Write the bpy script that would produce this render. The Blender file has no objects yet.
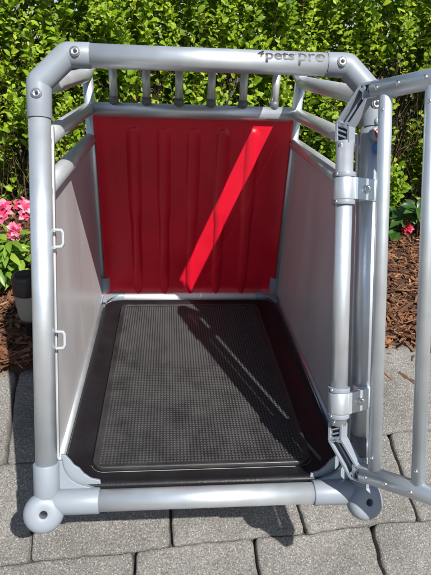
import bpy, bmesh, math, random
import numpy as np
from mathutils import Vector, Matrix, noise
R = math.radians
random.seed(7)
rng = np.random.default_rng(7)
sc = bpy.context.scene
col = sc.collection

# ------------------------------------------------------------------ camera
CX, CY, CZ, PITCH, YAW, ROLL, FPX = -0.0695, -0.6998, 0.7195, 0.4176, 0.0972, 0.0389, 525.0
cam_d = bpy.data.cameras.new('camera')
cam = bpy.data.objects.new('camera', cam_d)
col.objects.link(cam)
fw = Vector((math.sin(YAW)*math.cos(PITCH), math.cos(YAW)*math.cos(PITCH), -math.sin(PITCH)))
rt = Vector((math.cos(YAW), -math.sin(YAW), 0))
up = rt.cross(fw)
rt2 = rt*math.cos(ROLL) + up*math.sin(ROLL)
up2 = -rt*math.sin(ROLL) + up*math.cos(ROLL)
cam.matrix_world = Matrix(((rt2.x, up2.x, -fw.x, CX), (rt2.y, up2.y, -fw.y, CY), (rt2.z, up2.z, -fw.z, CZ), (0, 0, 0, 1)))
cam_d.sensor_fit = 'VERTICAL'
cam_d.sensor_height = 24.0
cam_d.lens = 24.0*FPX/575.0
cam_d.clip_start = 0.02
cam_d.clip_end = 500
sc.camera = cam

# ------------------------------------------------------------------ light
SUN_DIR = Vector((0.411, -0.848, 1.0)).normalized()          # towards the sun
w = bpy.data.worlds.new('World')
sc.world = w
w.use_nodes = True
nt = w.node_tree
sky = nt.nodes.new('ShaderNodeTexSky')
sky.sky_type = 'NISHITA'
sky.sun_disc = False
sky.sun_elevation = math.asin(SUN_DIR.z)
sky.sun_rotation = math.atan2(SUN_DIR.x, SUN_DIR.y)
bg = nt.nodes['Background']
bg.inputs['Strength'].default_value = 0.075
nt.links.new(sky.outputs[0], bg.inputs['Color'])
sd = bpy.data.lights.new('sun', 'SUN')
sd.energy = 4.8
sd.angle = R(0.5)
sd.color = (1.0, 0.955, 0.89)
so = bpy.data.objects.new('sun', sd)
so.rotation_euler = SUN_DIR.to_track_quat('Z', 'Y').to_euler()
so.location = SUN_DIR*8
col.objects.link(so)
sc.view_settings.view_transform = 'Standard'
sc.view_settings.look = 'None'
sc.view_settings.exposure = 0.6
sc.view_settings.gamma = 1.0
sc.view_settings.use_curve_mapping = False

# ------------------------------------------------------------------ materials
def new_mat(name):
    m = bpy.data.materials.new(name)
    m.use_nodes = True
    return m, m.node_tree, m.node_tree.nodes['Principled BSDF']

def mat(name, colr, rough=0.5, metal=0.0, var=0.12, vscale=8.0, bump=0.0, bscale=200.0, spec=0.5, rvar=0.0, stretch=None):
    m, t, b = new_mat(name)
    tc = t.nodes.new('ShaderNodeTexCoord')
    mp = t.nodes.new('ShaderNodeMapping')
    t.links.new(tc.outputs['Object'], mp.inputs[0])
    if stretch: mp.inputs['Scale'].default_value = stretch
    n = t.nodes.new('ShaderNodeTexNoise')
    n.inputs['Scale'].default_value = vscale
    n.inputs['Detail'].default_value = 6
    t.links.new(mp.outputs[0], n.inputs['Vector'])
    r = t.nodes.new('ShaderNodeValToRGB')
    r.color_ramp.elements[0].position = 0.3
    r.color_ramp.elements[1].position = 0.7
    r.color_ramp.elements[0].color = (*[c*(1-var) for c in colr], 1)
    r.color_ramp.elements[1].color = (*[min(1, c*(1+var)) for c in colr], 1)
    t.links.new(n.outputs['Fac'], r.inputs[0])
    t.links.new(r.outputs[0], b.inputs['Base Color'])
    b.inputs['Roughness'].default_value = rough
    b.inputs['Metallic'].default_value = metal
    b.inputs['Specular IOR Level'].default_value = spec
    if rvar:
        mr = t.nodes.new('ShaderNodeMapRange')
        mr.inputs[1].default_value = 0.35; mr.inputs[2].default_value = 0.65
        mr.inputs[3].default_value = rough-rvar; mr.inputs[4].default_value = rough+rvar
        t.links.new(n.outputs['Fac'], mr.inputs[0])
        t.links.new(mr.outputs[0], b.inputs['Roughness'])
    if bump:
        n2 = t.nodes.new('ShaderNodeTexNoise')
        n2.inputs['Scale'].default_value = bscale
        n2.inputs['Detail'].default_value = 4
        t.links.new(mp.outputs[0], n2.inputs['Vector'])
        bp = t.nodes.new('ShaderNodeBump')
        bp.inputs['Strength'].default_value = bump
        bp.inputs['Distance'].default_value = 0.002
        t.links.new(n2.outputs['Fac'], bp.inputs['Height'])
        t.links.new(bp.outputs[0], b.inputs['Normal'])
    return m

M = {}
M['alu'] = mat('brushed_aluminium', (0.62, 0.67, 0.715), 0.41, 0.72, 0.04, 30, 0.06, 900, rvar=0.025)
M['alu_shaded'] = mat('shaded_aluminium', (0.52, 0.55, 0.565), 0.44, 0.62, 0.05, 14, 0.05, 900, rvar=0.05)  # same aluminium, roof shade on rails and spindles put into the base colour
M['elbow'] = mat('grey_cast_plastic', (0.225, 0.258, 0.298), 0.45, 0.0, 0.05, 20, 0.06, 700)
M['elbow_dark'] = mat('dark_grey_plastic', (0.11, 0.122, 0.138), 0.42, 0.0, 0.08, 20, 0.06, 700)
M['bolt'] = mat('bright_steel', (0.72, 0.72, 0.72), 0.25, 1.0, 0.05, 60)
M['hole'] = mat('dark_recess', (0.012, 0.012, 0.013), 0.8)
M['panel'] = mat('grey_composite_panel', (0.475, 0.468, 0.475), 0.36, 0.0, 0.09, 9, 0.05, 500, rvar=0.07, stretch=(1, 1, .35))
M['red'] = mat('red_plastic', (0.61, 0.007, 0.026), 0.38, 0.0, 0.12, 9, 0.10, 350, spec=0.4, rvar=0.09)
M['rubber'] = mat('black_rubber', (0.008, 0.008, 0.010), 0.5, 0.0, 0.25, 12, 0.35, 160, spec=0.35, rvar=0.08)
M['white_trim'] = mat('pale_trim', (0.50, 0.53, 0.56), 0.4, 0.0, 0.04)
M['pale_bar'] = mat('white_painted_bar', (0.78, 0.79, 0.80), 0.35, 0.0, 0.03)
M['eyelet'] = mat('pale_grey_plastic', (0.34, 0.37, 0.40), 0.4, 0.0, 0.05)
M['print'] = mat('black_print', (0.03, 0.03, 0.033), 0.5)
M['printgrey'] = mat('grey_print', (0.06, 0.06, 0.065), 0.5)
M['badge_red'] = mat('red_badge', (0.33, 0.012, 0.02), 0.3)
M['badge_blue'] = mat('blue_badge', (0.02, 0.14, 0.45), 0.3)
M['badge_white'] = mat('white_badge', (0.75, 0.75, 0.75), 0.4)
M['lampcap'] = mat('black_lamp_plastic', (0.02, 0.02, 0.022), 0.4, 0, 0.2, 40, 0.1, 300)
M['twig'] = mat('brown_bark', (0.085, 0.048, 0.034), 0.85, 0, 0.4, 30, 0.4, 90)
M['wood'] = mat('weathered_wood', (0.20, 0.13, 0.08), 0.7, 0, 0.3, 6, 0.3, 40, stretch=(1, 8, 8))

# clear ribbed lens of the garden light
m, t, b = new_mat('frosted_lens')
b.inputs['Base Color'].default_value = (0.62, 0.62, 0.58, 1)
b.inputs['Roughness'].default_value = 0.25
b.inputs['Transmission Weight'].default_value = 0.55
wv = t.nodes.new('ShaderNodeTexNoise'); wv.inputs['Scale'].default_value = 120
bp = t.nodes.new('ShaderNodeBump'); bp.inputs['Strength'].default_value = 0.6; bp.inputs['Distance'].default_value = 0.003
t.links.new(wv.outputs['Fac'], bp.inputs['Height']); t.links.new(bp.outputs[0], b.inputs['Normal'])
M['lens'] = m

def leaf_mat(name, stops, rough=0.45, trans=0.3):
    """colours spread over the per-face attribute 'tint'"""
    m, t, b = new_mat(name)
    at = t.nodes.new('ShaderNodeAttribute'); at.attribute_name = 'tint'
    r = t.nodes.new('ShaderNodeValToRGB')
    el = r.color_ramp.elements
    while len(el) < len(stops): el.new(0.5)
    for e, (p, c) in zip(el, stops):
        e.position = p; e.color = (*c, 1)
    t.links.new(at.outputs['Fac'], r.inputs[0])
    t.links.new(r.outputs[0], b.inputs['Base Color'])
    b.inputs['Roughness'].default_value = rough
    if trans:
        tr = t.nodes.new('ShaderNodeBsdfTranslucent')
        t.links.new(r.outputs[0], tr.inputs['Color'])
        mx = t.nodes.new('ShaderNodeMixShader'); mx.inputs[0].default_value = trans
        t.links.new(b.outputs[0], mx.inputs[1]); t.links.new(tr.outputs[0], mx.inputs[2])
        t.links.new(mx.outputs[0], t.nodes['Material Output'].inputs['Surface'])
    return m
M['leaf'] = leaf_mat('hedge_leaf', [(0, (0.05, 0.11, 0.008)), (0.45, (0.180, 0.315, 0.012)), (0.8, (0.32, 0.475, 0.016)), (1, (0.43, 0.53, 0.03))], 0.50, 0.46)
M['azalea_leaf'] = leaf_mat('azalea_leaf', [(0, (0.06, 0.13, 0.02)), (0.6, (0.16, 0.30, 0.03)), (1, (0.30, 0.42, 0.06))], 0.38, 0.3)
M['dark_leaf'] = leaf_mat('dark_glossy_leaf', [(0, (0.02, 0.055, 0.012)), (1, (0.07, 0.15, 0.03))], 0.28, 0.12)
M['pink'] = leaf_mat('pink_petal', [(0, (0.50, 0.02, 0.12)), (.5, (0.78, 0.14, 0.27)), (1, (0.88, 0.45, 0.50))], 0.5, 0.35)
M['crimson'] = leaf_mat('red_petal', [(0, (0.32, 0.006, 0.02)), (1, (0.6, 0.03, 0.06))], 0.5, 0.25)
M['chip'] = leaf_mat('bark_chip', [(0, (0.035, 0.014, 0.008)), (0.45, (0.15, 0.062, 0.026)), (0.8, (0.27, 0.122, 0.052)), (1, (0.44, 0.27, 0.15))], 0.75, 0)

# mulch bed soil
M['soil'] = mat('dark_bark_soil', (0.05, 0.024, 0.013), 0.9, 0, 0.6, 30, 1.0, 60)
M['earth'] = mat('brown_earth', (0.10, 0.075, 0.05), 0.95, 0, 0.4, 3, 0.6, 30)
M['joint'] = mat('joint_grit', (0.045, 0.042, 0.038), 0.95, 0, 0.5, 60, 0.8, 200)

# concrete with pale and dark aggregate
m, t, b = new_mat('rough_concrete')
tc = t.nodes.new('ShaderNodeTexCoord')
n1 = t.nodes.new('ShaderNodeTexNoise'); n1.inputs['Scale'].default_value = 5; n1.inputs['Detail'].default_value = 9; n1.inputs['Roughness'].default_value = 0.62
n2 = t.nodes.new('ShaderNodeTexNoise'); n2.inputs['Scale'].default_value = 260; n2.inputs['Detail'].default_value = 6; n2.inputs['Roughness'].default_value = 0.75
vo = t.nodes.new('ShaderNodeTexVoronoi'); vo.inputs['Scale'].default_value = 330; vo.inputs['Randomness'].default_value = 1
for n in (n1, n2, vo): t.links.new(tc.outputs['Object'], n.inputs['Vector'])
r1 = t.nodes.new('ShaderNodeValToRGB')
r1.color_ramp.elements[0].position = 0.3; r1.color_ramp.elements[0].color = (0.165, 0.158, 0.147, 1)
r1.color_ramp.elements[1].position = 0.72; r1.color_ramp.elements[1].color = (0.30, 0.29, 0.272, 1)
t.links.new(n1.outputs['Fac'], r1.inputs[0])
r2 = t.nodes.new('ShaderNodeValToRGB')
r2.color_ramp.elements[0].position = 0.36; r2.color_ramp.elements[0].color = (0.32, 0.32, 0.32, 1)
r2.color_ramp.elements[1].position = 0.66; r2.color_ramp.elements[1].color = (1.38, 1.37, 1.35, 1)
t.links.new(n2.outputs['Fac'], r2.inputs[0])
mul = t.nodes.new('ShaderNodeMix'); mul.data_type = 'RGBA'; mul.blend_type = 'MULTIPLY'; mul.inputs['Factor'].default_value = 1
t.links.new(r1.outputs[0], mul.inputs[6]); t.links.new(r2.outputs[0], mul.inputs[7])
sp = t.nodes.new('ShaderNodeSeparateColor'); t.links.new(vo.outputs['Color'], sp.inputs[0])
r3 = t.nodes.new('ShaderNodeValToRGB'); r3.color_ramp.interpolation = 'CONSTANT'
e = r3.color_ramp.elements
e[0].position = 0; e[0].color = (0, 0, 0, 1); e[1].position = 0.84; e[1].color = (1, 1, 1, 1)
t.links.new(sp.outputs[0], r3.inputs[0])
dk = t.nodes.new('ShaderNodeMath'); dk.operation = 'LESS_THAN'; dk.inputs[1].default_value = 0.42
t.links.new(vo.outputs['Distance'], dk.inputs[0])
fm = t.nodes.new('ShaderNodeMath'); fm.operation = 'MULTIPLY'
t.links.new(r3.outputs[0], fm.inputs[0]); t.links.new(dk.outputs[0], fm.inputs[1])
fm2 = t.nodes.new('ShaderNodeMath'); fm2.operation = 'MULTIPLY'; fm2.inputs[1].default_value = 0.75
t.links.new(fm.outputs[0], fm2.inputs[0])
mx = t.nodes.new('ShaderNodeMix'); mx.data_type = 'RGBA'; mx.inputs[7].default_value = (0.50, 0.485, 0.45, 1)
t.links.new(fm2.outputs[0], mx.inputs[0]); t.links.new(mul.outputs[2], mx.inputs[6])
t.links.new(mx.outputs[2], b.inputs['Base Color'])
b.inputs['Roughness'].default_value = 0.9
bp = t.nodes.new('ShaderNodeBump'); bp.inputs['Strength'].default_value = 0.85; bp.inputs['Distance'].default_value = 0.005
t.links.new(n2.outputs['Fac'], bp.inputs['Height']); t.links.new(bp.outputs[0], b.inputs['Normal'])
M['concrete'] = m

# ------------------------------------------------------------------ mesh helpers
class MB:
    def __init__(s): s.v = []; s.f = []; s.sm = []
    def add(s, vs, fs, smooth=False):
        o = len(s.v); s.v.extend([tuple(p) for p in vs])
        s.f.extend([tuple(i+o for i in f) for f in fs]); s.sm.extend([smooth]*len(fs))
        return s
    def box(s, c, ax, ay, az):
        """centre and three half-axis vectors"""
        c, ax, ay, az = map(Vector, (c, ax, ay, az))
        vs = [c+sx*ax+sy*ay+sz*az for sx in (-1, 1) for sy in (-1, 1) for sz in (-1, 1)]
        return s.add(vs, [(0, 1, 3, 2), (4, 6, 7, 5), (0, 4, 5, 1), (2, 3, 7, 6), (0, 2, 6, 4), (1, 5, 7, 3)])
    def bar(s, a, b, wdir, w, d):
        """beam from a to b, width w along wdir, depth d across"""
        a, b, wdir = Vector(a), Vector(b), Vector(wdir)
        ax = (b-a)/2; x = ax.normalized(); wd = (wdir-wdir.dot(x)*x).normalized(); dd = x.cross(wd)
        return s.box((a+b)/2, ax, wd*w/2, dd*d/2)
    def sweep(s, pts, rad, seg=24, caps=True, close=False):
        pts = [Vector(p) for p in pts]; n = len(pts)
        rad = rad if isinstance(rad, (list, tuple)) else [rad]*n
        d0 = (pts[1]-pts[0]).normalized()
        ref = Vector((0, 0, 1)) if abs(d0.z) < 0.85 else Vector((1, 0, 0))
        u = d0.cross(ref).normalized()
        rings = []
        for i in range(n):
            da = (pts[i]-pts[i-1]).normalized() if i else (pts[1]-pts[0]).normalized()
            db = (pts[i+1]-pts[i]).normalized() if i < n-1 else da
            # carry u along the incoming direction, then project to the mitre plane
            u = (u-u.dot(da)*da).normalized(); vv = da.cross(u)
            mt = (da+db).normalized(); ring = []
            for k in range(seg):
                a = 2*math.pi*k/seg
                p = (u*math.cos(a)+vv*math.sin(a))*rad[i]
                p = p - da*(p.dot(mt)/da.dot(mt))
                ring.append(pts[i]+p)
            u = u - da*(u.dot(mt)/da.dot(mt))
            rings.append(ring)
        o = len(s.v)
        s.v.extend([tuple(p) for r_ in rings for p in r_])
        for i in range(n-1):
            for k in range(seg):
                k2 = (k+1) % seg
                s.f.append((o+i*seg+k, o+i*seg+k2, o+(i+1)*seg+k2, o+(i+1)*seg+k)); s.sm.append(True)
        if caps:
            s.f.append(tuple(o+k for k in reversed(range(seg)))); s.sm.append(False)
            s.f.append(tuple(o+(n-1)*seg+k for k in range(seg))); s.sm.append(False)
        return s
    def lathe(s, c, axis, prof, seg=28, closed=False, smooth=True):
        """prof: list of (radius, height along axis)"""
        c, axis = Vector(c), Vector(axis).normalized()
        ref = Vector((0, 0, 1)) if abs(axis.z) < 0.9 else Vector((1, 0, 0))
        u = axis.cross(ref).normalized(); v = axis.cross(u)
        n = len(prof); o = len(s.v)
        for r_, h_ in prof:
            for k in range(seg):
                a = 2*math.pi*k/seg
                s.v.append(tuple(c+axis*h_+(u*math.cos(a)+v*math.sin(a))*r_))
        for i in range(n if closed else n-1):
            j = (i+1) % n
            for k in range(seg):
                k2 = (k+1) % seg
                s.f.append((o+i*seg+k, o+i*seg+k2, o+j*seg+k2, o+j*seg+k)); s.sm.append(smooth)
        return s
    def prism(s, loop, ext):
        loop = [Vector(p) for p in loop]; ext = Vector(ext); n = len(loop)
        vs = loop+[p+ext for p in loop]
        fs = [tuple(range(n-1, -1, -1)), tuple(range(n, 2*n))]+[(i, (i+1) % n, n+(i+1) % n, n+i) for i in range(n)]
        return s.add(vs, fs)
    def mesh(s, name):
        me = bpy.data.meshes.new(name); me.from_pydata(s.v, [], s.f)
        me.polygons.foreach_set('use_smooth', s.sm); me.update()
        bm = bmesh.new(); bm.from_mesh(me); bmesh.ops.recalc_face_normals(bm, faces=bm.faces); bm.to_mesh(me); bm.free()
        return me
    def build(s, name, m, parent=None, bevel=0, mesh=None):
        o = bpy.data.objects.new(name, mesh or s.mesh(name)); col.objects.link(o)
        o.data.materials.append(m)
        if parent: o.parent = parent
        if bevel:
            bv = o.modifiers.new('bevel', 'BEVEL'); bv.width = bevel; bv.segments = 2; bv.limit_method = 'ANGLE'; bv.angle_limit = R(40)
        return o

def tag(o, label=None, cat=None, group=None, kind=None):
    if label: o['label'] = label
    if cat: o['category'] = cat
    if group: o['group'] = group
    if kind: o['kind'] = kind
    return o
def thing(name, label, cat, loc=(0, 0, 0)):
    o = bpy.data.objects.new(name, None); o.location = loc; o.empty_display_size = 0.1
    col.objects.link(o)
    return tag(o, label, cat)
def arc(c, r, a0, a1, n, U, V):
    c = Vector(c)
    return [c+U*r*math.cos(a0+(a1-a0)*i/n)+V*r*math.sin(a0+(a1-a0)*i/n) for i in range(n+1)]

# ------------------------------------------------------------------ ground, paving, bed
ZG = -0.34
WT = R(27)                                   # the stone wall leans back this much
WR = R(3.2)                                  # its courses run slightly off the crate's width
WO = Vector((0, 0.25, ZG))
wu = Vector((0, math.cos(WT), math.sin(WT))); wn = Vector((0, -math.sin(WT), math.cos(WT)))
def wall_pt(x, w_, hgt):
    return WO+Vector((1, 0, 0))*(x*math.cos(WR)-w_*math.sin(WR))+wu*(x*math.sin(WR)+w_*math.cos(WR))+wn*hgt
WTOP, WBOT = 0.492, -1.22
g = MB()
g.add([(-150, -150, -0.90), (150, -150, -0.90), (150, 150, -0.90), (-150, 150, -0.90)], [(0, 1, 2, 3)])
tag(g.build('ground', M['earth']), kind='structure')
wall = thing('retaining_wall', 'rough grey stone block retaining wall leaning back below the bark bed', 'retaining wall', tuple(wall_pt(0, 0, 0)))
WLOC = Vector(wall.location)
j = MB()
jl = [wall_pt(-3, WBOT, -.020)-WLOC, wall_pt(3, WBOT, -.020)-WLOC, wall_pt(3, WTOP, -.020)-WLOC, wall_pt(-3, WTOP, -.020)-WLOC]
j.prism(jl, wn*-.20)
j.build('mortar_bed', M['joint'], wall)

def wobble(a, b): return 0.006*noise.noise(Vector((a*9, b*31, 2)))+0.0035*noise.noise(Vector((a*34, b*17, 7)))
def stone(mb, x0, x1, y0, y1, seed):
    """one rough wall block in the wall's own frame; courses meet tightly, upright joints gape"""
    r_ = random.Random(seed)
    nx, ny = max(6, int((x1-x0)/0.009)), max(6, int((y1-y0)/0.009))
    tilt = (r_.uniform(-.012, .012), r_.uniform(-.014, .014)); dz = r_.uniform(-.003, .004)
    us = sorted([0, .006, .018]+[i/nx for i in range(1, nx)]+[.982, .994, 1])
    vs = sorted([0, .008, .02]+[i/ny for i in range(1, ny)]+[.98, .992, 1])
    ga, gb = r_.uniform(.0008, .0035), r_.uniform(.0008, .0035)
    verts = []
    for v_ in vs:
        yc = y0+(y1-y0)*v_
        xl = x0+wobble(yc, x0*3.1)+ga; xr = x1+wobble(yc, x1*3.1)-gb
        # blunt corners at the ends of a block
        cn = max(0, 1-min(yc-y0, y1-yc)/.016)**2*.006
        if y1 >= WTOP-.01: cn += max(0, 1-(y1-yc)/.045)**2*.030
        xl += cn; xr -= cn
        for u_ in us:
            x = xl+(xr-xl)*u_
            yb, yt = y0+wobble(x, y0*2.7), y1+(wobble(x, y1*2.7) if y1 < WTOP-.01 else 0)
            y = yb+(yt-yb)*v_
            ex = min(u_, 1-u_)*(x1-x0); ey = min(v_, 1-v_)*(y1-y0)
            p = Vector((x*11+seed, y*11, seed*.37))
            nz = noise.noise(p); nf = noise.noise(p*4.5); n3 = noise.noise(p*13)
            rx = .007+.007*max(0, nf); ry = .005+.005*max(0, nf)
            z = dz-tilt[0]*(x-(x0+x1)/2)-tilt[1]*(y-(y0+y1)/2)+.0030*nf+.0035*nz+.0018*n3
            z -= .008*max(0, 1-ex/rx)**2+.0045*max(0, 1-ey/ry)**2
            if y1 >= WTOP-.01: z -= .03*max(0, 1-(y1-y)/.05)**2
            if ex < 1e-6: z = -.035
            elif ey < 1e-6: z -= .004
            verts.append(wall_pt(x, y, z)-WLOC)
    n = len(us); fs = []
    for b_ in range(len(vs)-1):
        for a_ in range(n-1):
            fs.append((b_*n+a_, b_*n+a_+1, (b_+1)*n+a_+1, (b_+1)*n+a_))
    mb.add(verts, fs, True)

# row edges (rotated frame y) and joint offsets read off the photograph
pv = MB()
rows = []
rows = [(.187, WTOP), (-.05, .187), (-.31, -.05), (-.55, -.31), (-.80, -.55), (-1.03, -.80), (WBOT, -1.03)]
first = {0: -.185, 1: -.068, 2: -.155}
for k, (a_, b_) in enumerate(rows):
    rr = random.Random(100+k)
    x = first.get(k, rr.uniform(-.1, .1))
    xs = [x]
    while xs[-1] < 2.8: xs.append(xs[-1]+(rr.choice((.30, .33, .30, .32)) if k != 2 else rr.choice((.30, .29))))
    while xs[0] > -2.8: xs.insert(0, xs[0]-(rr.choice((.30, .33, .31, .29)) if k != 1 else .33))
    for i in range(len(xs)-1):
        stone(pv, xs[i], xs[i+1], a_, b_, k*37+i*3)
pv.build('stone_blocks', M['concrete'], wall)

# sloping bark bed behind the paving
PA = WR
ca, sa = math.cos(PA), math.sin(PA)
YB = 0.655
def rot(x, y): return (x*ca-y*sa, x*sa+y*ca)
def bed_z(x, y):
    yr = -x*sa+y*ca
    s_ = max(0, yr-YB)
    return -0.122+min(.03, .10*s_)+min(0.06, 0.03*max(0, s_-.5))+0.016*noise.noise(Vector((x*2.2, y*2.2, 3)))*min(1, s_*5)+0.006*noise.noise(Vector((x*14, y*14, 1)))
bd = MB(); nx, ny = 150, 60
vv = []
for jy in range(ny+1):
    for ix in range(nx+1):
        X, Y = rot(-3+6*ix/nx, YB-.01+2.9*jy/ny)
        vv.append((X, Y, bed_z(X, Y)-(0.12 if jy == 0 else 0)))
bd.add(vv, [(jy*(nx+1)+ix, jy*(nx+1)+ix+1, (jy+1)*(nx+1)+ix+1, (jy+1)*(nx+1)+ix) for jy in range(ny) for ix in range(nx)], True)
tag(bd.build('soil', M['soil']), kind='structure')

def np_mesh(name, V, F, tint, m, parent=None, smooth=False):
    """V (n,3) array, F list of index tuples, tint per face"""
    me = bpy.data.meshes.new(name)
    me.from_pydata(V.tolist(), [], F)
    at = me.attributes.new('tint', 'FLOAT', 'FACE')
    at.data.foreach_set('value', np.asarray(tint, np.float32))
    if smooth: me.polygons.foreach_set('use_smooth', [True]*len(F))
    me.update(); me.materials.append(m)
    o = bpy.data.objects.new(name, me); col.objects.link(o)
    if parent: o.parent = parent
    return o

# bark chips
NCH = 21000
cv, cf, ct = [], [], []
for i in range(NCH):
    yr = YB+.005+1.6*random.random()**1.25
    X, Y = rot(random.uniform(-1.2, 1.7), yr)
    spill = i > NCH-70
    L_ = random.choice((.010, .016, .022, .032, .045, .06))*random.uniform(.7, 1.3); W_ = min(.014, L_*random.uniform(.08, .32)); T_ = random.uniform(.0012, .0035)
    a = random.uniform(0, math.pi*2)
    mt = Matrix.Rotation(a, 3, 'Z') @ Matrix.Rotation(random.gauss(0, .35), 3, 'Y') @ Matrix.Rotation(random.gauss(0, .5), 3, 'X')
    z = bed_z(X, Y)+random.uniform(0.000, 0.020)
    if spill:
        q_ = wall_pt(random.choice((random.uniform(-1, -.35), random.uniform(.3, 1.2))), WTOP-.01-abs(random.gauss(0, .06)), .004); X, Y, z = q_
        mt = Matrix.Rotation(WT, 3, 'X') @ Matrix.Rotation(a, 3, 'Z')
    o_ = len(cv); tp = random.uniform(.25, 1); sk = random.uniform(-.3, .3)*W_
    for sx, sy, sz in ((-1, -1, -1), (-1, 1, -1), (-1, -1, 1), (-1, 1, 1), (1, -1, -1), (1, 1, -1), (1, -1, 1), (1, 1, 1)):
        wy = W_*(tp if sx > 0 else 1)
        p = mt @ Vector((sx*L_/2, sy*wy/2+sk*sx, sz*T_/2))
        cv.append((X+p.x, Y+p.y, z+p.z))
    for f in ((0, 1, 3, 2), (4, 6, 7, 5), (0, 4, 5, 1), (2, 3, 7, 6), (0, 2, 6, 4), (1, 5, 7, 3)): cf.append(tuple(o_+q for q in f))
    ct += [min(1, max(0, random.betavariate(2, 2.4)))]*6
tag(np_mesh('bark_mulch', np.array(cv), cf, ct, M['chip']), kind='stuff')

# ------------------------------------------------------------------ hedge
def leaf_batch(P, D, N, L, W, tint, droop=0.15):
    """leaves: base P, direction D, normal N, length L, width W (arrays) -> verts, faces, tint"""
    D = D/np.linalg.norm(D, axis=1, keepdims=True)
    S = np.cross(D, N); S /= np.linalg.norm(S, axis=1, keepdims=True)+1e-9
    N = np.cross(S, D)
    L = L[:, None]; W = W[:, None]
    b0 = P
    m1 = P+D*L*.36; m2 = P+D*L*.72-N*L*droop*.35; tp = P+D*L-N*L*droop
    up_ = N*W*.16
    V = np.stack([b0, m1-S*W*.48+up_, m1, m1+S*W*.48+up_, m2-S*W*.40+up_, m2, m2+S*W*.40+up_, tp], 1).reshape(-1, 3)
    F = []; T = []
    pat = [(0, 2, 1), (0, 3, 2), (1, 2, 5, 4), (2, 3, 6, 5), (4, 5, 7), (5, 6, 7)]
    for i in range(len(P)):
        k = i*8
        F += [tuple(k+q for q in f) for f in pat]
    T = np.repeat(tint, 6)
    return V, F, T

hedge = thing('hedge', 'tall bright green leafy hedge growing behind the dog crate', 'hedge', (0.3, 2.2, -0.25))
HO = np.array([0.3, 2.2, -0.25])
tw = MB()
P, Dr, Nn, Ln, Wn, Tn = [], [], [], [], [], []
def hedge_face(x, z):     # y of the front of the hedge
    return 1.86+0.10*math.sin(x*2.1+.7)+0.12*noise.noise(Vector((x*1.6, z*1.6, 5)))+0.05*x
def density(x, z):        # clumps, bare patches low down and by the twiggy gaps
    d = 0.95+0.8*noise.noise(Vector((x*2.6, z*2.6, 11)))+0.5*noise.noise(Vector((x*6, z*6, 21)))
    d -= max(0, 0.28-z)*1.6
    for gx, gz, gr in ((1.10, .52, .22), (.55, .66, .12), (-.70, .16, .22), (1.1, .30, .2), (1.22, .80, .14)):
        q = math.hypot((x-gx)/1.0, (z-gz)/1.4)
        d -= 0.9*max(0, 1-q/gr)
    return d
NS = 4300
for i in range(NS):
    x = random.uniform(-1.7, 2.5); depth = random.random()**1.3*0.75
    zb = random.uniform(-.2, 1.15)
    y = hedge_face(x, zb)+depth
    ln = random.uniform(.18, .42)
    lean = Vector((random.gauss(0, .33), random.gauss(-.20, .28), 1)).normalized()
    pts = [Vector((x, y, zb))]
    for k in range(5):
        lean = (lean+Vector((random.gauss(0, .12), random.gauss(-.03, .12), .05))).normalized()
        pts.append(pts[-1]+lean*ln/5)
    tw.sweep([p-Vector(HO) for p in pts], [.0017, .0015, .0013, .0011, .0009, .0007], 5, False)
    nl = int(ln/0.013); ph = random.uniform(0, 6.28); tb = random.gauss(0, .13)
    for k in range(nl):
        f = (k+.5)/nl; q = f*5; a_ = min(4, int(q)); p = pts[a_].lerp(pts[a_+1], q-a_)
        if density(p.x, p.z) < random.uniform(.05, .75): continue
        if f < .2 and random.random() < .6: continue
        ax = (pts[a_+1]-pts[a_]).normalized(); ph += 2.4
        side = Vector((math.cos(ph), math.sin(ph), 0)); side = (side-side.dot(ax)*ax).normalized()
        d = side*random.uniform(.7, 1)+ax*random.uniform(.2, .8)*(.6+.9*f)
        n_ = ax*.8-side*.3+Vector((random.gauss(.1, .35), random.gauss(-.6, .35), random.gauss(.2, .35)))
        P.append(tuple(p)); Dr.append(tuple(d)); Nn.append(tuple(n_))
        s_ = random.choice((.024, .030, .036, .044, .052))*random.uniform(.85, 1.1)*(1.05-.35*f*f)
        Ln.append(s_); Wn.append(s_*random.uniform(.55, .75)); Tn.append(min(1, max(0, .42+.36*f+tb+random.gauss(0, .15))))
# deep inner growth that closes the hedge
for i in range(26000):
    x = random.uniform(-2.0, 2.9); z = random.uniform(-.25, 1.75)
    P.append((x, hedge_face(x, z)+random.uniform(.62, 1.2), z)); Dr.append(tuple(rng.normal(0, 1, 3)+np.array([0, -.2, .5]))); Nn.append(tuple(rng.normal(0, .6, 3)+np.array([0, -1, .3])))
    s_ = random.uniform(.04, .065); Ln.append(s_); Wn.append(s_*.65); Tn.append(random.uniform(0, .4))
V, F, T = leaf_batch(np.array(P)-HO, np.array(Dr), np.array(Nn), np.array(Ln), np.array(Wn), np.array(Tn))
np_mesh('foliage', V, F, T, M['leaf'], hedge)
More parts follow.
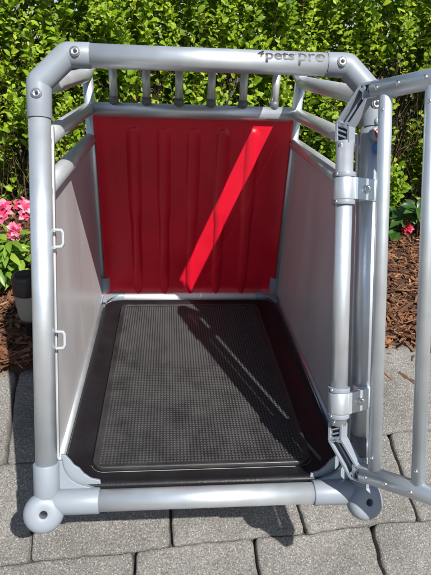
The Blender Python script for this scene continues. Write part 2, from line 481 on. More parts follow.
# older stems rising from the soil
for i in range(330):
    x = random.uniform(-1.8, 2.6); y = hedge_face(x, .2)+random.uniform(.08, .6)
    p = Vector((x, y, bed_z(x, y)-.02)); d = Vector((random.gauss(0, .22), random.gauss(-.1, .18), 1)).normalized()
    pts = [p]; n_ = 7; ln = random.uniform(.4, .9)
    for k in range(n_):
        d = (d+Vector((random.gauss(0, .10), random.gauss(0, .08), .04))).normalized(); pts.append(pts[-1]+d*ln/n_)
    r0 = random.uniform(.003, .0075)
    tw.sweep([q-Vector(HO) for q in pts], [r0*(1-.75*k/n_) for k in range(n_+1)], 6, False)
    for s_ in range(random.randint(2, 5)):
        k = random.randint(1, n_-1); q0 = pts[k]; d2 = (d+Vector((random.gauss(0, .8), random.gauss(-.4, .5), random.gauss(.1, .4)))).normalized()
        q1 = q0+d2*random.uniform(.08, .2); q2 = q1+(d2+Vector((random.gauss(0, .3), 0, .4))).normalized()*random.uniform(.06, .16)
        tw.sweep([q0-Vector(HO), q1-Vector(HO), q2-Vector(HO)], [.0028, .002, .001], 5, False)
tw.build('branches', M['twig'], hedge)

# ------------------------------------------------------------------ azaleas and garden light
def azalea(name, label, loc, whorls, leafm, petalm, flowers, lsize, wratio):
    root = thing(name, label, 'shrub', loc)
    st = MB(); P, Dr, Nn, Ln, Wn, Tn = [], [], [], [], [], []
    for (x, y, z, tilt) in whorls:
        e = Vector((x, y, z)); b0 = Vector((x*.25, y*.25, 0)); mid = b0.lerp(e, .55)+Vector((0, 0, .03))
        st.sweep([b0, mid, e], [.005, .004, .0025], 7)
        ax = Vector(tilt).normalized(); ph = random.uniform(0, 6)
        for k in range(random.randint(8, 11)):
            ph += 2.4
            sd_ = Vector((math.cos(ph), math.sin(ph), 0)); sd_ = (sd_-sd_.dot(ax)*ax).normalized()
            d = sd_+ax*random.uniform(-.1, .55)
            P.append(tuple(e-ax*random.uniform(0, .025))); Dr.append(tuple(d)); Nn.append(tuple(ax+Vector((random.gauss(0, .15), random.gauss(0, .15), 0))))
            s_ = lsize*random.uniform(.7, 1.1); Ln.append(s_); Wn.append(s_*wratio*random.uniform(.85, 1.15)); Tn.append(random.random())
    V, F, T = leaf_batch(np.array(P), np.array(Dr), np.array(Nn), np.array(Ln), np.array(Wn), np.array(Tn), .22)
    np_mesh('leaves', V, F, T, leafm, root, True)
    st.build('stems', M['twig'], root)
    for (x, y, z, ax, s_) in flowers:
        ax = Vector(ax).normalized(); u = ax.cross(Vector((0, 0, 1))).normalized(); v = ax.cross(u)
        P, Dr, Nn, Ln, Wn, Tn = [], [], [], [], [], []
        for fl in range(6):
            fa = fl*1.05+random.uniform(-.2, .2); off = (u*math.cos(fa)+v*math.sin(fa))*(.0 if fl == 0 else s_*.6)+ax*s_*(.35 if fl == 0 else 0)
            fx = (ax+off*(.6/s_)).normalized(); c_ = Vector((x, y, z))+off
            u2 = fx.cross(Vector((.3, .2, 1))).normalized(); v2 = fx.cross(u2)
            for k in range(5):
                a_ = k*1.2566+fl; d = (u2*math.cos(a_)+v2*math.sin(a_))+fx*.75
                P.append(tuple(c_)); Dr.append(tuple(d)); Nn.append(tuple(fx-(u2*math.cos(a_)+v2*math.sin(a_))*.6+Vector((random.gauss(0, .35), random.gauss(0, .35), random.gauss(0, .35))))); Ln.append(s_*random.uniform(.75, 1.2)); Wn.append(s_*random.uniform(.55, .85)); Tn.append(random.random())
        V, F, T = leaf_batch(np.array(P), np.array(Dr), np.array(Nn), np.array(Ln), np.array(Wn), np.array(Tn), .3)
        np_mesh('flower', V, F, T, petalm, root, True)
    return root
wl = [(random.uniform(-.20, .13), random.uniform(-.12, .12), random.uniform(.10, .29), (random.gauss(0, .5), random.gauss(-.5, .4), 1)) for k in range(20)]
wl += [(.10, -.12, .22, (.2, -.6, 1)), (.14, -.08, .17, (.3, -.5, 1)), (.06, -.14, .17, (0, -.7, 1)), (.11, -.10, .12, (.1, -.7, 1))]
azalea('flowering_azalea', 'azalea with pink flowers and pale green leaves left of the crate', (-.72, 1.16, -.13), wl, M['azalea_leaf'], M['pink'],
       [(.075, -.06, .33, (-.2, -.7, .7), .034), (.150, -.04, .335, (.5, -.7, .5), .030), (.125, -.10, .275, (.3, -1, .2), .022), (.0, -.06, .32, (-.5, -.7, .5), .032)], .085, .30)
wl = [(random.uniform(-.2, .2), random.uniform(-.05, .12), random.uniform(.04, .16), (random.gauss(0, .4), random.gauss(-.5, .4), 1)) for k in range(6)]
wl += [(-.055, -.05, .185, (0, -.7, 1)), (-.10, -.02, .14, (-.4, -.6, 1)), (.06, -.03, .15, (.3, -.5, 1)), (-.14, -.02, .07, (-.3, -.5, 1))]
azalea('dark_azalea', 'low dark glossy azalea with red blooms right of the crate', (1.17, 1.70, -.10), wl, M['dark_leaf'], M['crimson'],
       [(-.093, -.05, .085, (-.2, -1, .4), .024), (.047, -.06, .085, (.2, -1, .3), .024), (.12, -.03, .06, (.4, -1, .3), .022)], .095, .46)

lamp = thing('garden_light', 'black solar garden stake light with ribbed clear lens beside left post', 'garden light', (-.490, .765, -.150))
lb = MB(); lb.lathe((0, 0, 0), (0, 0, 1), [(0, .256), (.030, .256), (.033, .259), (.0375, .259), (.040, .255), (.041, .248), (.041, .202), (.038, .198), (0, .198)], 40); lb.build('cap', M['lampcap'], lamp)
lb = MB(); lb.lathe((0, 0, 0), (0, 0, 1), [(0, .2585), (.027, .2585), (.027, .2565)], 28); lb.build('solar_panel', M['hole'], lamp)
lb = MB()
seg = 72
prof = [(.0375, .199), (.0365, .18), (.034, .15), (.031, .125), (.028, .115)]
vs = []
for r_, h_ in prof:
    for k in range(seg):
        a = 2*math.pi*k/seg; q = r_*(1+.03*math.cos(k*math.pi)); vs.append((q*math.cos(a), q*math.sin(a), h_))
lb.add(vs, [(i*seg+k, i*seg+(k+1) % seg, (i+1)*seg+(k+1) % seg, (i+1)*seg+k) for i in range(4) for k in range(seg)], True); lb.build('lens', M['lens'], lamp)
lb = MB(); lb.lathe((0, 0, 0), (0, 0, 1), [(.0, .122), (.029, .122), (.029, .108), (.0165, .098), (.015, 0), (0, 0)], 24); lb.build('stake', M['lampcap'], lamp)

# ------------------------------------------------------------------ dog crate
W = 0.56; HX = W/2
D, S, H, SB, Z1, Z2, Z3 = 0.8311, 0.2523, 0.7102, -0.1101, 0.66, 0.5775, 0.4994
LF = math.hypot(S, H)
hv = Vector((0, S, H))/LF                    # up along the slanted front
nv = Vector((0, -H, S))/LF                   # out of the slanted front, towards the viewer
xv = Vector((1, 0, 0))
def F_(x, t, off=0): return xv*x+hv*t+nv*off
def fz(x, z, off=0): return F_(x, z*LF/H, off)
def B_(x, z): return Vector((x, D+SB*z, z))
bv_ = (B_(0, 1)-B_(0, 0)).normalized()
crate = thing('dog_crate', 'silver aluminium dog crate with red back panel and open barred door', 'dog crate')
def C(mb, name, m, bevel=0, parent=None): return mb.build(name, M[m], parent or crate, bevel)

RT = 0.0180
RB = 0.0188
# top bar with the lettering
bar = MB().sweep([F_(-.205, LF), F_(.205, LF)], RB, 40)
top_bar = C(bar, 'top_bar', 'alu')
bot = MB().sweep([F_(-.20, 0), F_(.20, 0)], .0186, 40); C(bot, 'bottom_bar', 'alu')
for sgn in (-1, 1):
    p = MB().sweep([F_(sgn*HX, .05), F_(sgn*HX, LF-.095)], RT, 40)
    po = C(p, 'front_post', 'alu')
    # folded channel along the inner edge that holds the side panel
    p = MB().bar(F_(sgn*(HX-.012), .07, -.021), F_(sgn*(HX-.012), LF-.11, -.021), xv, .013, .010); C(p, 'panel_channel', 'alu_shaded', .0015, po)
    if sgn > 0:
        p = MB().bar(F_(sgn*(HX+.010), .12, .0178), F_(sgn*(HX+.010), LF-.16, .0178), xv, .0035, .003); C(p, 'edge_strip', 'white_trim', .0006, po)
    # chamfered top elbow
    ch = .046
    e = MB()
    A0, A1, A2, A3 = F_(sgn*HX, LF-.103), F_(sgn*HX, LF-ch), F_(sgn*(HX-ch), LF), F_(sgn*.197, LF)
    def rnd(a, b, c, q=.006): return [b+(a-b).normalized()*q, b+(a-b).normalized()*q*.45+(c-b).normalized()*q*.06, b+(c-b).normalized()*q*.45+(a-b).normalized()*q*.06, b+(c-b).normalized()*q]
    e.sweep([A0]+rnd(A0, A1, A2)+rnd(A1, A2, A3)+[A3], .0202, 40)
    el = C(e, 'corner_elbow', 'elbow', .0012)
    for c_, in ((F_(sgn*HX, LF-.068, .0198),), (F_(sgn*(HX-.061), LF-.001, .0198),)):
        bb = MB()
        bb.lathe(c_, nv, [(.0, .0012), (.0022, .0012), (.0040, .0030), (.0058, .0030), (.0066, .0018), (.0066, -.004)], 24)
        bo = C(bb, 'bolt', 'bolt', 0, el)
        bb = MB().lathe(c_, nv, [(.0066, .0008), (.0080, .0012), (.0086, .0004), (.0086, -.004)], 24); C(bb, 'bolt_seat', 'elbow_dark', 0, bo) if False else C(bb, 'bolt_seat', 'elbow_dark', 0, el)
        bb = MB().lathe(c_, nv, [(0, .0018), (.0026, .0018)], 6, False, False); C(bb, 'hex_socket', 'hole', 0, el)
    # foot: sleeve on the post, sleeve on the bar, sleeve on the side rail, round end with a through hole
    ft = MB()
    ft.sweep([F_(sgn*HX, .014), F_(sgn*HX, .069), F_(sgn*HX, .071)], [.0218, .0218, .0210], 40)
    ft.sweep([F_(sgn*(HX-.014), 0), F_(sgn*(HX-.088), 0), F_(sgn*(HX-.090), 0)], [.0218, .0218, .0210], 40)
    ft.sweep([Vector((sgn*HX, .018, 0)), Vector((sgn*HX, .085, 0))], .0205, 32)
    # round end
    ctr = Vector((sgn*(HX+.003), -.014, -.008)); axf = Vector((.17, -.82, .54)).normalized()
    prof = []
    for k in range(0, 25):
        a = math.pi*(k/24)-math.pi/2
        prof.append((.0066+.0274*max(0, math.cos(a))**.55, .019*math.sin(a)))
    ft.lathe(ctr, axf, prof, 44, True)
    # curved web between post sleeve and bar sleeve
    c0 = F_(sgn*(HX-.074), .075, 0); web = []
    web.append(F_(sgn*(HX-.015), .015)); web.append(F_(sgn*(HX-.015), .071))
    for k in range(9):
        a = math.pi*k/18
        web.append(F_(sgn*(HX-.073+.047*math.cos(a)), .071-.047*math.sin(a)))
    web.append(F_(sgn*(HX-.09), .015))
    ft.prism([p+nv*-.004 for p in web], nv*-.009)
    fo = C(ft, 'foot_joint', 'elbow', .0008)
    # inner lip with the wavy edge
    lip = MB(); wl_ = [F_(sgn*(HX-.02), .01)]
    wl_ += [F_(sgn*(HX-.02), .076), F_(sgn*(HX-.028), .075), F_(sgn*(HX-.036), .066), F_(sgn*(HX-.043), .056), F_(sgn*(HX-.052), .050), F_(sgn*(HX-.060), .040), F_(sgn*(HX-.072), .031), F_(sgn*(HX-.088), .027), F_(sgn*(HX-.092), .012)]
    lip.prism([p+nv*-.020 for p in wl_], nv*-.006); C(lip, 'lip', 'elbow', .001, fo)

# side walls
for sgn in (-1, 1):
    sr = MB().sweep([Vector((sgn*HX, .06, 0)), Vector((sgn*HX, D-.04, 0))], .0125, 24); C(sr, 'bottom_rail', 'alu')
    for z, r_ in ((Z3, .0165), (Z2, .0160)):
        p0 = fz(sgn*HX, z); q = MB().sweep([p0+Vector((0, .012, 0)), Vector((sgn*HX, D+SB*z-.010, z)), Vector((sgn*HX, D+SB*z-.004, z))], [r_, r_, r_*.8], 28); C(q, 'side_rail', 'alu_shaded')
    # upper rail bends up to the roof corner at its rear
    zr = Z1
    p0 = Vector((sgn*(HX-.001), S*zr/H+.02, zr)); yb = D+SB*zr
    q = MB().sweep([p0, Vector((sgn*(HX-.001), yb-.03, zr)), Vector((sgn*(HX-.004), yb-.013, zr+.006)), Vector((sgn*(HX-.012), yb-.004, zr+.02)), Vector((sgn*(HX-.016), yb-.001, zr+.045))], .0162, 28); C(q, 'upper_rail', 'alu_shaded')
    # flat composite panel
    y0 = lambda z: S*z/H+.016
    y1 = lambda z: D+SB*z-.006
    lo, hi = .010, Z3-.010
    pl = MB().prism([Vector((sgn*(HX-.003), y0(lo), lo)), Vector((sgn*(HX-.003), y1(lo), lo)), Vector((sgn*(HX-.003), y1(hi), hi)), Vector((sgn*(HX-.003), y0(hi), hi))], xv*.006*sgn)
    C(pl, 'side_panel', 'panel')
    # rear post
    q = MB().sweep([B_(sgn*(HX-.005), .02), B_(sgn*(HX-.005), .70)], .0135, 24); C(q, 'rear_post', 'alu')
    # rear bottom joint
    jn = MB()
    jn.sweep([B_(sgn*(HX-.010), -.03), B_(sgn*(HX-.010), .080)], .0200, 28)
    jn.sweep([Vector((sgn*HX, D-.012, .012)), Vector((sgn*(HX-.072), D-.012, .012))], .0150, 28)
    jn.sweep([Vector((sgn*HX, D, 0)), Vector((sgn*HX, D-.06, 0))], .0165, 28)
    fl = [Vector((sgn*(HX-.010), D-.010, .018)), Vector((sgn*(HX-.072), D-.010, .018))]
    for k in range(8):
        a = math.pi/2*k/7
        fl.append(Vector((sgn*(HX-.072+.050*math.sin(a)), D-.070+.050*math.cos(a), .018)))
    fl.append(Vector((sgn*(HX-.010), D-.070, .018)))
    jn.prism(fl, Vector((0, 0, .006)))
    jn.lathe((sgn*HX, D+.01, -.010), (0, 1, 0), [(0, -.02), (.022, -.018), (.030, -.006), (.030, .006), (.022, .018), (0, .02)], 28)
    C(jn, 'rear_joint', 'elbow', .0008)

# back wall
def Yb(z): return D+SB*z
zb = Z2
q = MB().sweep([B_(-HX+.006, zb), B_(HX-.006, zb)], .0185, 32); C(q, 'back_bar', 'alu')
q = MB().sweep([B_(-HX+.05, .012)+Vector((0, -.012, 0)), B_(HX-.05, .012)+Vector((0, -.012, 0))], .0125, 24); C(q, 'back_bottom_bar', 'pale_bar')
q = MB().sweep([B_(-HX+.01, .700), B_(HX-.01, .700)], .0150, 28); C(q, 'back_top_bar', 'alu')
for k in range(6):
    x = (k-2.5)*.0846
    q = MB().sweep([B_(x, zb+.010), B_(x, .695)], .0105, 20); so_ = C(q, 'back_spindle', 'alu_shaded')
    q = MB().sweep([B_(x, zb+.012), B_(x, zb+.024), B_(x, zb+.034)], [.0126, .0126, .0118], 20); C(q, 'ferrule', 'elbow_dark', 0, so_)
# red moulded panel
nx, nz = 200, 110
z0, z1 = .018, zb-.012
xw = HX-.014
def ridge(x, z):
    best = 0
    for k in range(-3, 4):
        xc = k*.0815-.002
        if abs(k) == 3: continue
        d = x-xc
        # long narrow ridge, rounded at its top, deeper below the step
        topz = .535
        wdt = .0185
        if z > topz-.02: wdt *= math.sqrt(max(0, 1-((z-(topz-.02))/.02)**2)) if z < topz else 0
        if z < .05: wdt *= max(0, (z-.015)/.035)
        lowz = max(0, min(1, (.30-z)/.02))
        amp = .0072+.0026*lowz
        if wdt > 0:
            u_ = abs(d)/(wdt*(1-.25*lowz)+.0)
            if u_ < 1: best = max(best, amp*(1-u_**3)**1.5)
            elif u_ < 1.45: best = max(best, amp*.9*0)
        # pointed swelling at the step
        if .26 < z < .345:
            ww = .0122+.0035*(1-abs(z-.29)/.055) if abs(z-.29) < .055 else 0
            if ww and abs(d) < ww: best = max(best, (.0065+.003*(1-abs(z-.29)/.055))*(1-(abs(d)/ww)**3))
    return best
vs = []
for jz in range(nz+1):
    z = z0+(z1-z0)*jz/nz
    for ix in range(nx+1):
        x = -xw+2*xw*ix/nx
        ex = xw-abs(x); dx_ = max(0, 1-ex/.045)
        dz_ = max(0, 1-(z-z0)/.03)
        yy = Yb(z)+.004-ridge(x, z)-.016*dx_**2.2-.010*dz_**2
        vs.append((x, yy, z))
rp = MB().add(vs, [(jz*(nx+1)+ix, jz*(nx+1)+ix+1, (jz+1)*(nx+1)+ix+1, (jz+1)*(nx+1)+ix) for jz in range(nz) for ix in range(nx)], True)
ro = C(rp, 'back_panel', 'red'); ro['label'] = 'red ribbed plastic back panel'
sm = ro.modifiers.new('thick', 'SOLIDIFY'); sm.thickness = .004; sm.offset = -1
for x, z in ((-.125, .30), (.122, .295)):
    q = MB().lathe((x, Yb(z)+.005, z), (0, -1, 0), [(.0032, 0), (.0032, .003), (.002, .0045), (0, .0048)], 14); C(q, 'rivet', 'hole', 0, ro)
# roof
rz = .706
roof = MB().prism([Vector((-.227, S+.004, rz)), Vector((.227, S+.004, rz)), Vector((.227, Yb(rz)-.005, rz)), Vector((-.227, Yb(rz)-.005, rz))], Vector((0, 0, .005)))
C(roof, 'roof_panel', 'panel')
# floor plate
fp = MB().box((0, D/2+.01, -.004), (HX-.012, 0, 0), (0, D/2-.015, 0), (0, 0, .003)); C(fp, 'floor_plate', 'panel')

# latch eyelets on the left post
for t_ in (.456, .284):
    lp = MB()
    o_ = F_(-HX+.020, t_, -.004)
    def tr(w0, w1, h0, h1):
        return [o_+hv*h0, o_+xv*w1*.8+hv*(h0*.95), o_+xv*w1+hv*h1, o_+xv*w1-hv*h1, o_+xv*w1*.8-hv*(h0*.95), o_-hv*h0]
    outer = tr(0, .0140, .0145, .0090); 
    ex = nv*.007
    pts = [outer[0], outer[1], outer[2], outer[3], outer[4], outer[5]]
    for a_, b_ in zip(pts, pts[1:]): lp.bar(a_-(b_-a_).normalized()*.0014, b_+(b_-a_).normalized()*.0014, nv, .007, .0042)
    C(lp, 'latch_eyelet', 'eyelet', .001)

# badges on the right post
bd_c = F_(HX+.004, .636, .0192)
q = MB().lathe(bd_c, (nv+xv*.35), [(0, .0030), (.0115, .0030), (.0130, .0018), (.0135, -.004)], 24); bdg = C(q, 'lock_button', 'elbow')
q = MB().lathe(bd_c+nv*.0006, (nv+xv*.35), [(0, .0040), (.0078, .0040), (.0086, .0030), (.0086, -.001)], 20); C(q, 'red_disc', 'badge_red', 0, bdg)
q = MB(); cc = bd_c+(nv+xv*.35).normalized()*.0050
q.box(cc, xv*.0042, nv*.0003, hv*.0013); q.box(cc+nv*.0001, xv*.0013, nv*.0003, hv*.0042); C(q, 'white_cross', 'badge_white', 0, bdg)
q = MB().lathe(F_(HX+.004, .657, .0185), (nv+xv*.35), [(0, .0045), (.0060, .0045), (.0075, .0025), (.0075, -.004)], 20); C(q, 'key_cap', 'elbow', 0, bdg)
q = MB().lathe(F_(HX+.004, .657, .0185), (nv+xv*.35), [(0, .0048), (.0022, .0048)], 12); C(q, 'keyhole', 'hole', 0, bdg)
q = MB().lathe(F_(HX+.004, .613, .0190), (nv+xv*.35), [(0, .0035), (.0074, .0035), (.0082, .0025), (.0082, -.004)], 20); blu = C(q, 'blue_button', 'badge_blue')
q = MB(); cc = F_(HX+.004, .613, .0190)+(nv+xv*.35).normalized()*.0042
q.box(cc, xv*.0026, nv*.0003, hv*.0008); q.box(cc-xv*.002, xv*.0008, nv*.0003, hv*.0036); C(q, 'white_mark', 'badge_white', 0, blu)

# lettering on the top bar, wrapped round the tube
def lettering(name, body, x0, size, bold, m, shear=0.0, ang0=0.16, star=False, width=None):
    cu = bpy.data.curves.new(name, 'FONT'); cu.body = body; cu.size = size; cu.offset = bold; cu.shear = shear; cu.resolution_u = 4
    to = bpy.data.objects.new(name, cu); col.objects.link(to)
    dg = bpy.context.evaluated_depsgraph_get()
    me = bpy.data.meshes.new_from_object(to.evaluated_get(dg)); bpy.data.objects.remove(to)
    bm = bmesh.new(); bm.from_mesh(me)
    if star:
        pass
    xs = [v.co.x for v in bm.verts]; sc_ = (width/(max(xs)-min(xs))) if width else 1; mn = min(xs)
    for v in bm.verts: v.co.x = (v.co.x-mn)*sc_
    for k in range(-14, 24):
        gg = bm.verts[:]+bm.edges[:]+bm.faces[:]
        bmesh.ops.bisect_plane(bm, geom=gg, plane_co=(0, k*.0012, 0), plane_no=(0, 1, 0))
    for v in bm.verts:
        a = ang0+v.co.y/RB; rr_ = RB+.0004
        v.co = F_(x0+v.co.x, LF)+nv*math.cos(a)*rr_+hv*math.sin(a)*rr_
    bm.to_mesh(me); bm.free()
    me.name = name; o = bpy.data.objects.new(name, me); col.objects.link(o); o.parent = top_bar
    me.materials.clear(); me.materials.append(M[m]); return o
lettering('lettering', '4', .0760, .0180, .0006, 'print', .30, .16, width=.0125)
lettering('lettering', 'pets', .0900, .0225, .00050, 'print', .0, -.03, width=.0485)
lettering('lettering', 'o', .1392, .0050, .0, 'printgrey', 0, .42)
lettering('lettering', 'pro', .1455, .0300, .0002, 'printgrey', .0, -.10, width=.0450)
# star inside the o
sb = MB(); vs = []
for k in range(10):
    a = math.pi/2+k*math.pi/5; r_ = .0030 if k % 2 == 0 else .0014
    px, py = .1810+r_*math.cos(a), .0072+r_*math.sin(a)
    an = -.08+py/RB; vs.append(F_(px, LF)+nv*math.cos(an)*(RB+.0006)+hv*math.sin(an)*(RB+.0006))
sb.add(vs, [tuple(range(10))]); sb.build('star_mark', M['printgrey'], top_bar)

# ------------------------------------------------------------------ door (open), all under the crate
PH = R(48)
DX, DN, U1, U2, TT, TB = -.0596, .040, .0688, .1410, .6900, .0688
ev = xv*math.cos(PH)+nv*math.sin(PH)
mv = ev.cross(hv)
def Dp(u, t, off=0): return Vector((HX+DX, 0, 0))+nv*DN+ev*u+hv*t+mv*off
DW = .350; RD = .0145
door = MB()
uA, uB = 0, DW
cb = .040
door.sweep([Dp(0, TB+.072), Dp(0, TT-.072)], RD, 32)
door_o = C(door, 'door', 'alu')
door_o['label'] = 'barred tubular door swung open'
q = MB().sweep([Dp(DW, TB+.072), Dp(DW, TT-.072)], RD, 32); C(q, 'door_post', 'alu', 0, door_o)
for t_ in (TT, TB):
    q = MB().sweep([Dp(.048, t_), Dp(DW-.048, t_)], RD+.0005, 32); rl = C(q, 'door_rail', 'alu', 0, door_o)
us = [U1, U2]+[U2+.0727*k for k in (1, 2, 3)]
us = [U1+(DW-2*U1)*k/4 for k in range(5)]; us = [U1, U2, .2120, .281]
for u_ in us:
    q = MB().sweep([Dp(u_, TB+.002), Dp(u_, TT-.010), Dp(u_, TT-.006)], [.0105, .0105, .009], 22); sp_ = C(q, 'door_spindle', 'alu', 0, door_o)
# rivets on rails and spindles
for u_ in (.060, .094, .135, .18, .235, .285):
    for t_ in (TT, TB):
        q = MB().lathe(Dp(u_, t_, RD), mv, [(.0038, -.001), (.0036, .0010), (.0024, .0022), (0, .0028)], 14); C(q, 'rivet', 'bolt', 0, door_o)
for u_ in us[:3]:
    for t_ in (TB+.034, TT-.034):
        q = MB().lathe(Dp(u_, t_, .0103), mv, [(.0030, -.001), (.0028, .0008), (.0018, .0018), (0, .0022)], 12); C(q, 'rivet', 'bolt', 0, door_o)
for t_ in (TB+.078, TT-.078):
    q = MB().lathe(Dp(0, t_, RD)+mv*0, mv, [(.0034, -.001), (.0032, .0008), (.002, .0018), (0, .0022)], 12); C(q, 'rivet', 'bolt', 0, door_o)
# openwork corner brackets
def bracket(u0, su, t0, st):
    """corner at (u0,t0); su, st point into the door"""
    K = lambda a, b, off=0: Dp(u0+su*a, t0+st*b, off)
    cl = [(0, .078), (0, .046), (.034, .002), (.034, 0), (.058, 0)]
    segs = [((0, .073), (0, .046)), ((0, .046), (.036, .0)), ((.036, .0), (.058, 0))]
    mb = MB(); wd = .026; dp = .020
    def frame_at(a, b):
        d = Vector((b[0]-a[0], b[1]-a[1])).normalized(); return d, Vector((-d.y, d.x))
    # edge chains on both sides, mitred
    def off_chain(o):
        pts = [(0, .073), (0, .046), (.036, 0), (.058, 0)]
        res = []
        for i, p in enumerate(pts):
            p = Vector(p)
            if i == 0: d = Vector((0, -1)); n_ = Vector((-d.y, d.x)); res.append(p+n_*o)
            elif i == 3: d = Vector((1, 0)); n_ = Vector((-d.y, d.x)); res.append(p+n_*o)
            else:
                d0 = (p-Vector(pts[i-1])).normalized(); d1 = (Vector(pts[i+1])-p).normalized()
                n0 = Vector((-d0.y, d0.x)); n1 = Vector((-d1.y, d1.x)); m_ = (n0+n1).normalized(); res.append(p+m_*(o/m_.dot(n0)))
        return res
    for o in (wd/2-.002, -(wd/2-.002)):
        chn = off_chain(o)
        for a, b in zip(chn, chn[1:]): mb.bar(K(a.x, a.y), K(b.x, b.y), mv, dp, .0045)
    for i, (a, b) in enumerate(segs):
        a, b = Vector(a), Vector(b); d = (b-a).normalized(); n_ = Vector((-d.y, d.x)); l = (b-a).length
        # cross walls at both ends
        for p in (a, b):
            mb.bar(K(*(p+n_*wd/2)), K(*(p-n_*wd/2)), mv, dp*.96, .005)
        if i != 1:
            for k in (0.12, .42, .72):
                p0 = a+d*l*k+n_*(wd/2-.003); p1 = a+d*l*min(1, k+.34)-n_*(wd/2-.003); mb.bar(K(*p0), K(*p1), mv, dp*.9, .0030)
        else:
            p0 = a+d*l*.05; p1 = a+d*l*.95
            mb.bar(K(*p0), K(*p1), mv, dp*.5, .003)
    br = C(mb, 'corner_bracket', 'elbow', .0006, door_o)
    wb = MB(); o1 = off_chain(.007); o2 = off_chain(-.007)
    for i in range(3): wb.prism([K(o1[i].x, o1[i].y, -.002), K(o1[i+1].x, o1[i+1].y, -.002), K(o2[i+1].x, o2[i+1].y, -.002), K(o2[i].x, o2[i].y, -.002)], mv*-.003)
    C(wb, 'bracket_web', 'elbow_dark', 0, door_o)
for u0, su in ((0, 1), (DW, -1)):
    for t0, st in ((TT, -1), (TB, 1)): bracket(u0, su, t0, st)
# hinge clamps joining the door post to the crate post
for t_ in (.541, .180):
    cp = MB().sweep([Dp(0, t_-.018), Dp(0, t_+.018)], RD+.0035, 32)
    # plate to the crate post and the band round it
    pa = Dp(0, t_); pb = F_(HX, t_-.012, 0)
    a0 = pa+mv*0+xv*.006+nv*.009; a1 = F_(HX+.014, t_, .0225)
    a0 = Vector(a0)
    cp.bar(Vector((pa.x+.012, 0, 0))+nv*(DN+.010)+hv*t_, Vector((HX-.004, 0, 0))+nv*.0235+hv*t_, hv, .036, .010)
    cp.sweep([F_(HX, t_-.018), F_(HX, t_+.018)], RT+.0028, 36)
    ck = C(cp, 'hinge_clamp', 'alu', .0008)
    q = MB().lathe(F_(HX-.020, t_, .041), (nv-xv*.22), [(.0064, -.010), (.0062, .002), (.0050, .0036), (.0028, .0036), (.0024, .0018), (0, .0018)], 20); C(q, 'bolt', 'bolt', 0, ck)
    for dt in (-.0225, .0225):
        q = MB().sweep([Dp(0, t_+dt-.004), Dp(0, t_+dt+.004)], RD+.0045, 32); cl_ = C(q, 'collar', 'elbow', .0008, ck)
        q = MB().lathe(Dp(-.004, t_+dt, RD+.004), mv-ev*.2, [(.0034, -.001), (.003, .001), (0, .0018)], 12); C(q, 'collar_screw', 'bolt', 0, ck)
# dark sleeve at the head and foot of the right post
q = MB().sweep([F_(HX, .062), F_(HX, .105)], RT+.0018, 32); C(q, 'post_sleeve', 'elbow_dark')

# ------------------------------------------------------------------ rubber floor mat
mat_o = thing('floor_mat', 'black rubber floor mat with knobbly centre lying inside the dog crate', 'floor mat', (0, 0, 0))
def rrect(x0, x1, y0, y1, r, n=8):
    out = []
    for cx, cy, a0 in ((x1-r, y1-r, 0), (x0+r, y1-r, 90), (x0+r, y0+r, 180), (x1-r, y0+r, 270)):
        for k in range(n+1):
            a = R(a0+90*k/n); out.append((cx+r*math.cos(a), cy+r*math.sin(a)))
    return out
X0, X1, Y0, Y1 = -.262, .262, .022, D-.040
px0, px1, py0, py1 = -.212, .205, .062, .756
rings = [(0, .004, .05), (0, .017, .05), (.003, .021, .05), (.009, .023, .048), (.017, .021, .046), (.028, .015, .044), (.038, .010, .04), (1, .009, .026)]
bdm = MB(); vs = []
N_ = 36
for k, (ins, z, r_) in enumerate(rings):
    if k == len(rings)-1: lp_ = rrect(px0-.003, px1+.003, py0-.003, py1+.003, .026)
    else: lp_ = rrect(X0+ins, X1-ins, Y0+ins*.6, Y1-ins*.8, max(.02, r_))
    vs += [(x, y, z*(1-.45*max(0, 1-(y-Y0)/.05)-.35*max(0, 1-(Y1-y)/.06))) for x, y in lp_]
n_ = len(vs)//len(rings)
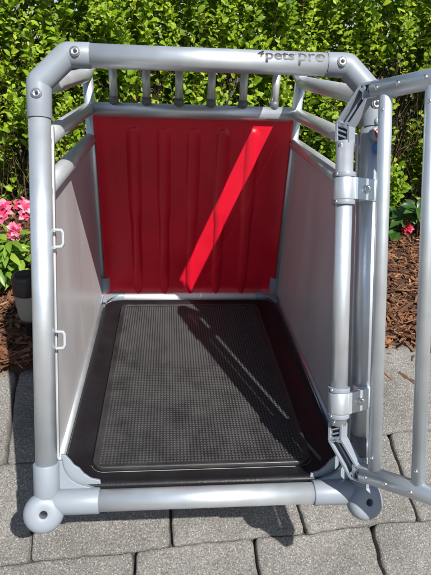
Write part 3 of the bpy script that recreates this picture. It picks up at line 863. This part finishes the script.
bdm.add(vs, [(i*n_+k, i*n_+(k+1) % n_, (i+1)*n_+(k+1) % n_, (i+1)*n_+k) for i in range(len(rings)-1) for k in range(n_)], True)
bdm.build('border', M['rubber'], mat_o)
pad = MB(); vs = []
rp_ = [(0, .008, .024), (0, .0145, .024), (.0015, .0165, .023), (.0065, .0165, .020), (.008, .0145, .019)]
for ins, z, r_ in rp_: vs += [(x, y, z) for x, y in rrect(px0+ins, px1-ins, py0+ins, py1-ins, r_)]
fs = [(i*n_+k, i*n_+(k+1) % n_, (i+1)*n_+(k+1) % n_, (i+1)*n_+k) for i in range(4) for k in range(n_)]
pad.add(vs, fs, True); pad.add(vs[-n_:], [tuple(range(n_))])
stx, sty = .0066, .0068
nxp = int((px1-px0-.024)/stx); nyp = int((py1-py0-.024)/sty)
for i in range(nxp):
    for k in range(nyp):
        x = px0+.012+stx*(i+.5); y = py0+.012+sty*(k+.5)
        if min(x-px0, px1-x) < .022 and min(y-py0, py1-y) < .022 and math.hypot(.024-min(x-px0, px1-x), .024-min(y-py0, py1-y)) > .014: continue
        a, b_ = stx*.40, stx*.20; z = .0144; hz = .0024
        pad.add([(x-a, y-a, z), (x+a, y-a, z), (x+a, y+a, z), (x-a, y+a, z), (x-b_, y-b_, z+hz), (x+b_, y-b_, z+hz), (x+b_, y+b_, z+hz), (x-b_, y+b_, z+hz)],
                [(4, 5, 6, 7), (0, 1, 5, 4), (1, 2, 6, 5), (2, 3, 7, 6), (3, 0, 4, 7)])
M['pad'] = mat('dusty_black_rubber', (0.023, 0.023, 0.024), 0.47, 0.0, 0.35, 22, 0.15, 200, rvar=0.1)
pad.build('tread', M['pad'], mat_o)

# ------------------------------------------------------------------ sleeper under the crate
q = MB(); x0_, x1_ = -.22, .22
q.prism([Vector((x0_, .36, -.30)), Vector((x0_, .60, -.19)), Vector((x0_, .60, -.046)), Vector((x0_, .36, -.046))], Vector((x1_-x0_, 0, 0)))
blk = q.build('wooden_block', M['wood'], None, .004)
tag(blk, 'wooden block on the stones propping the dog crate from below', 'block')
fb = None
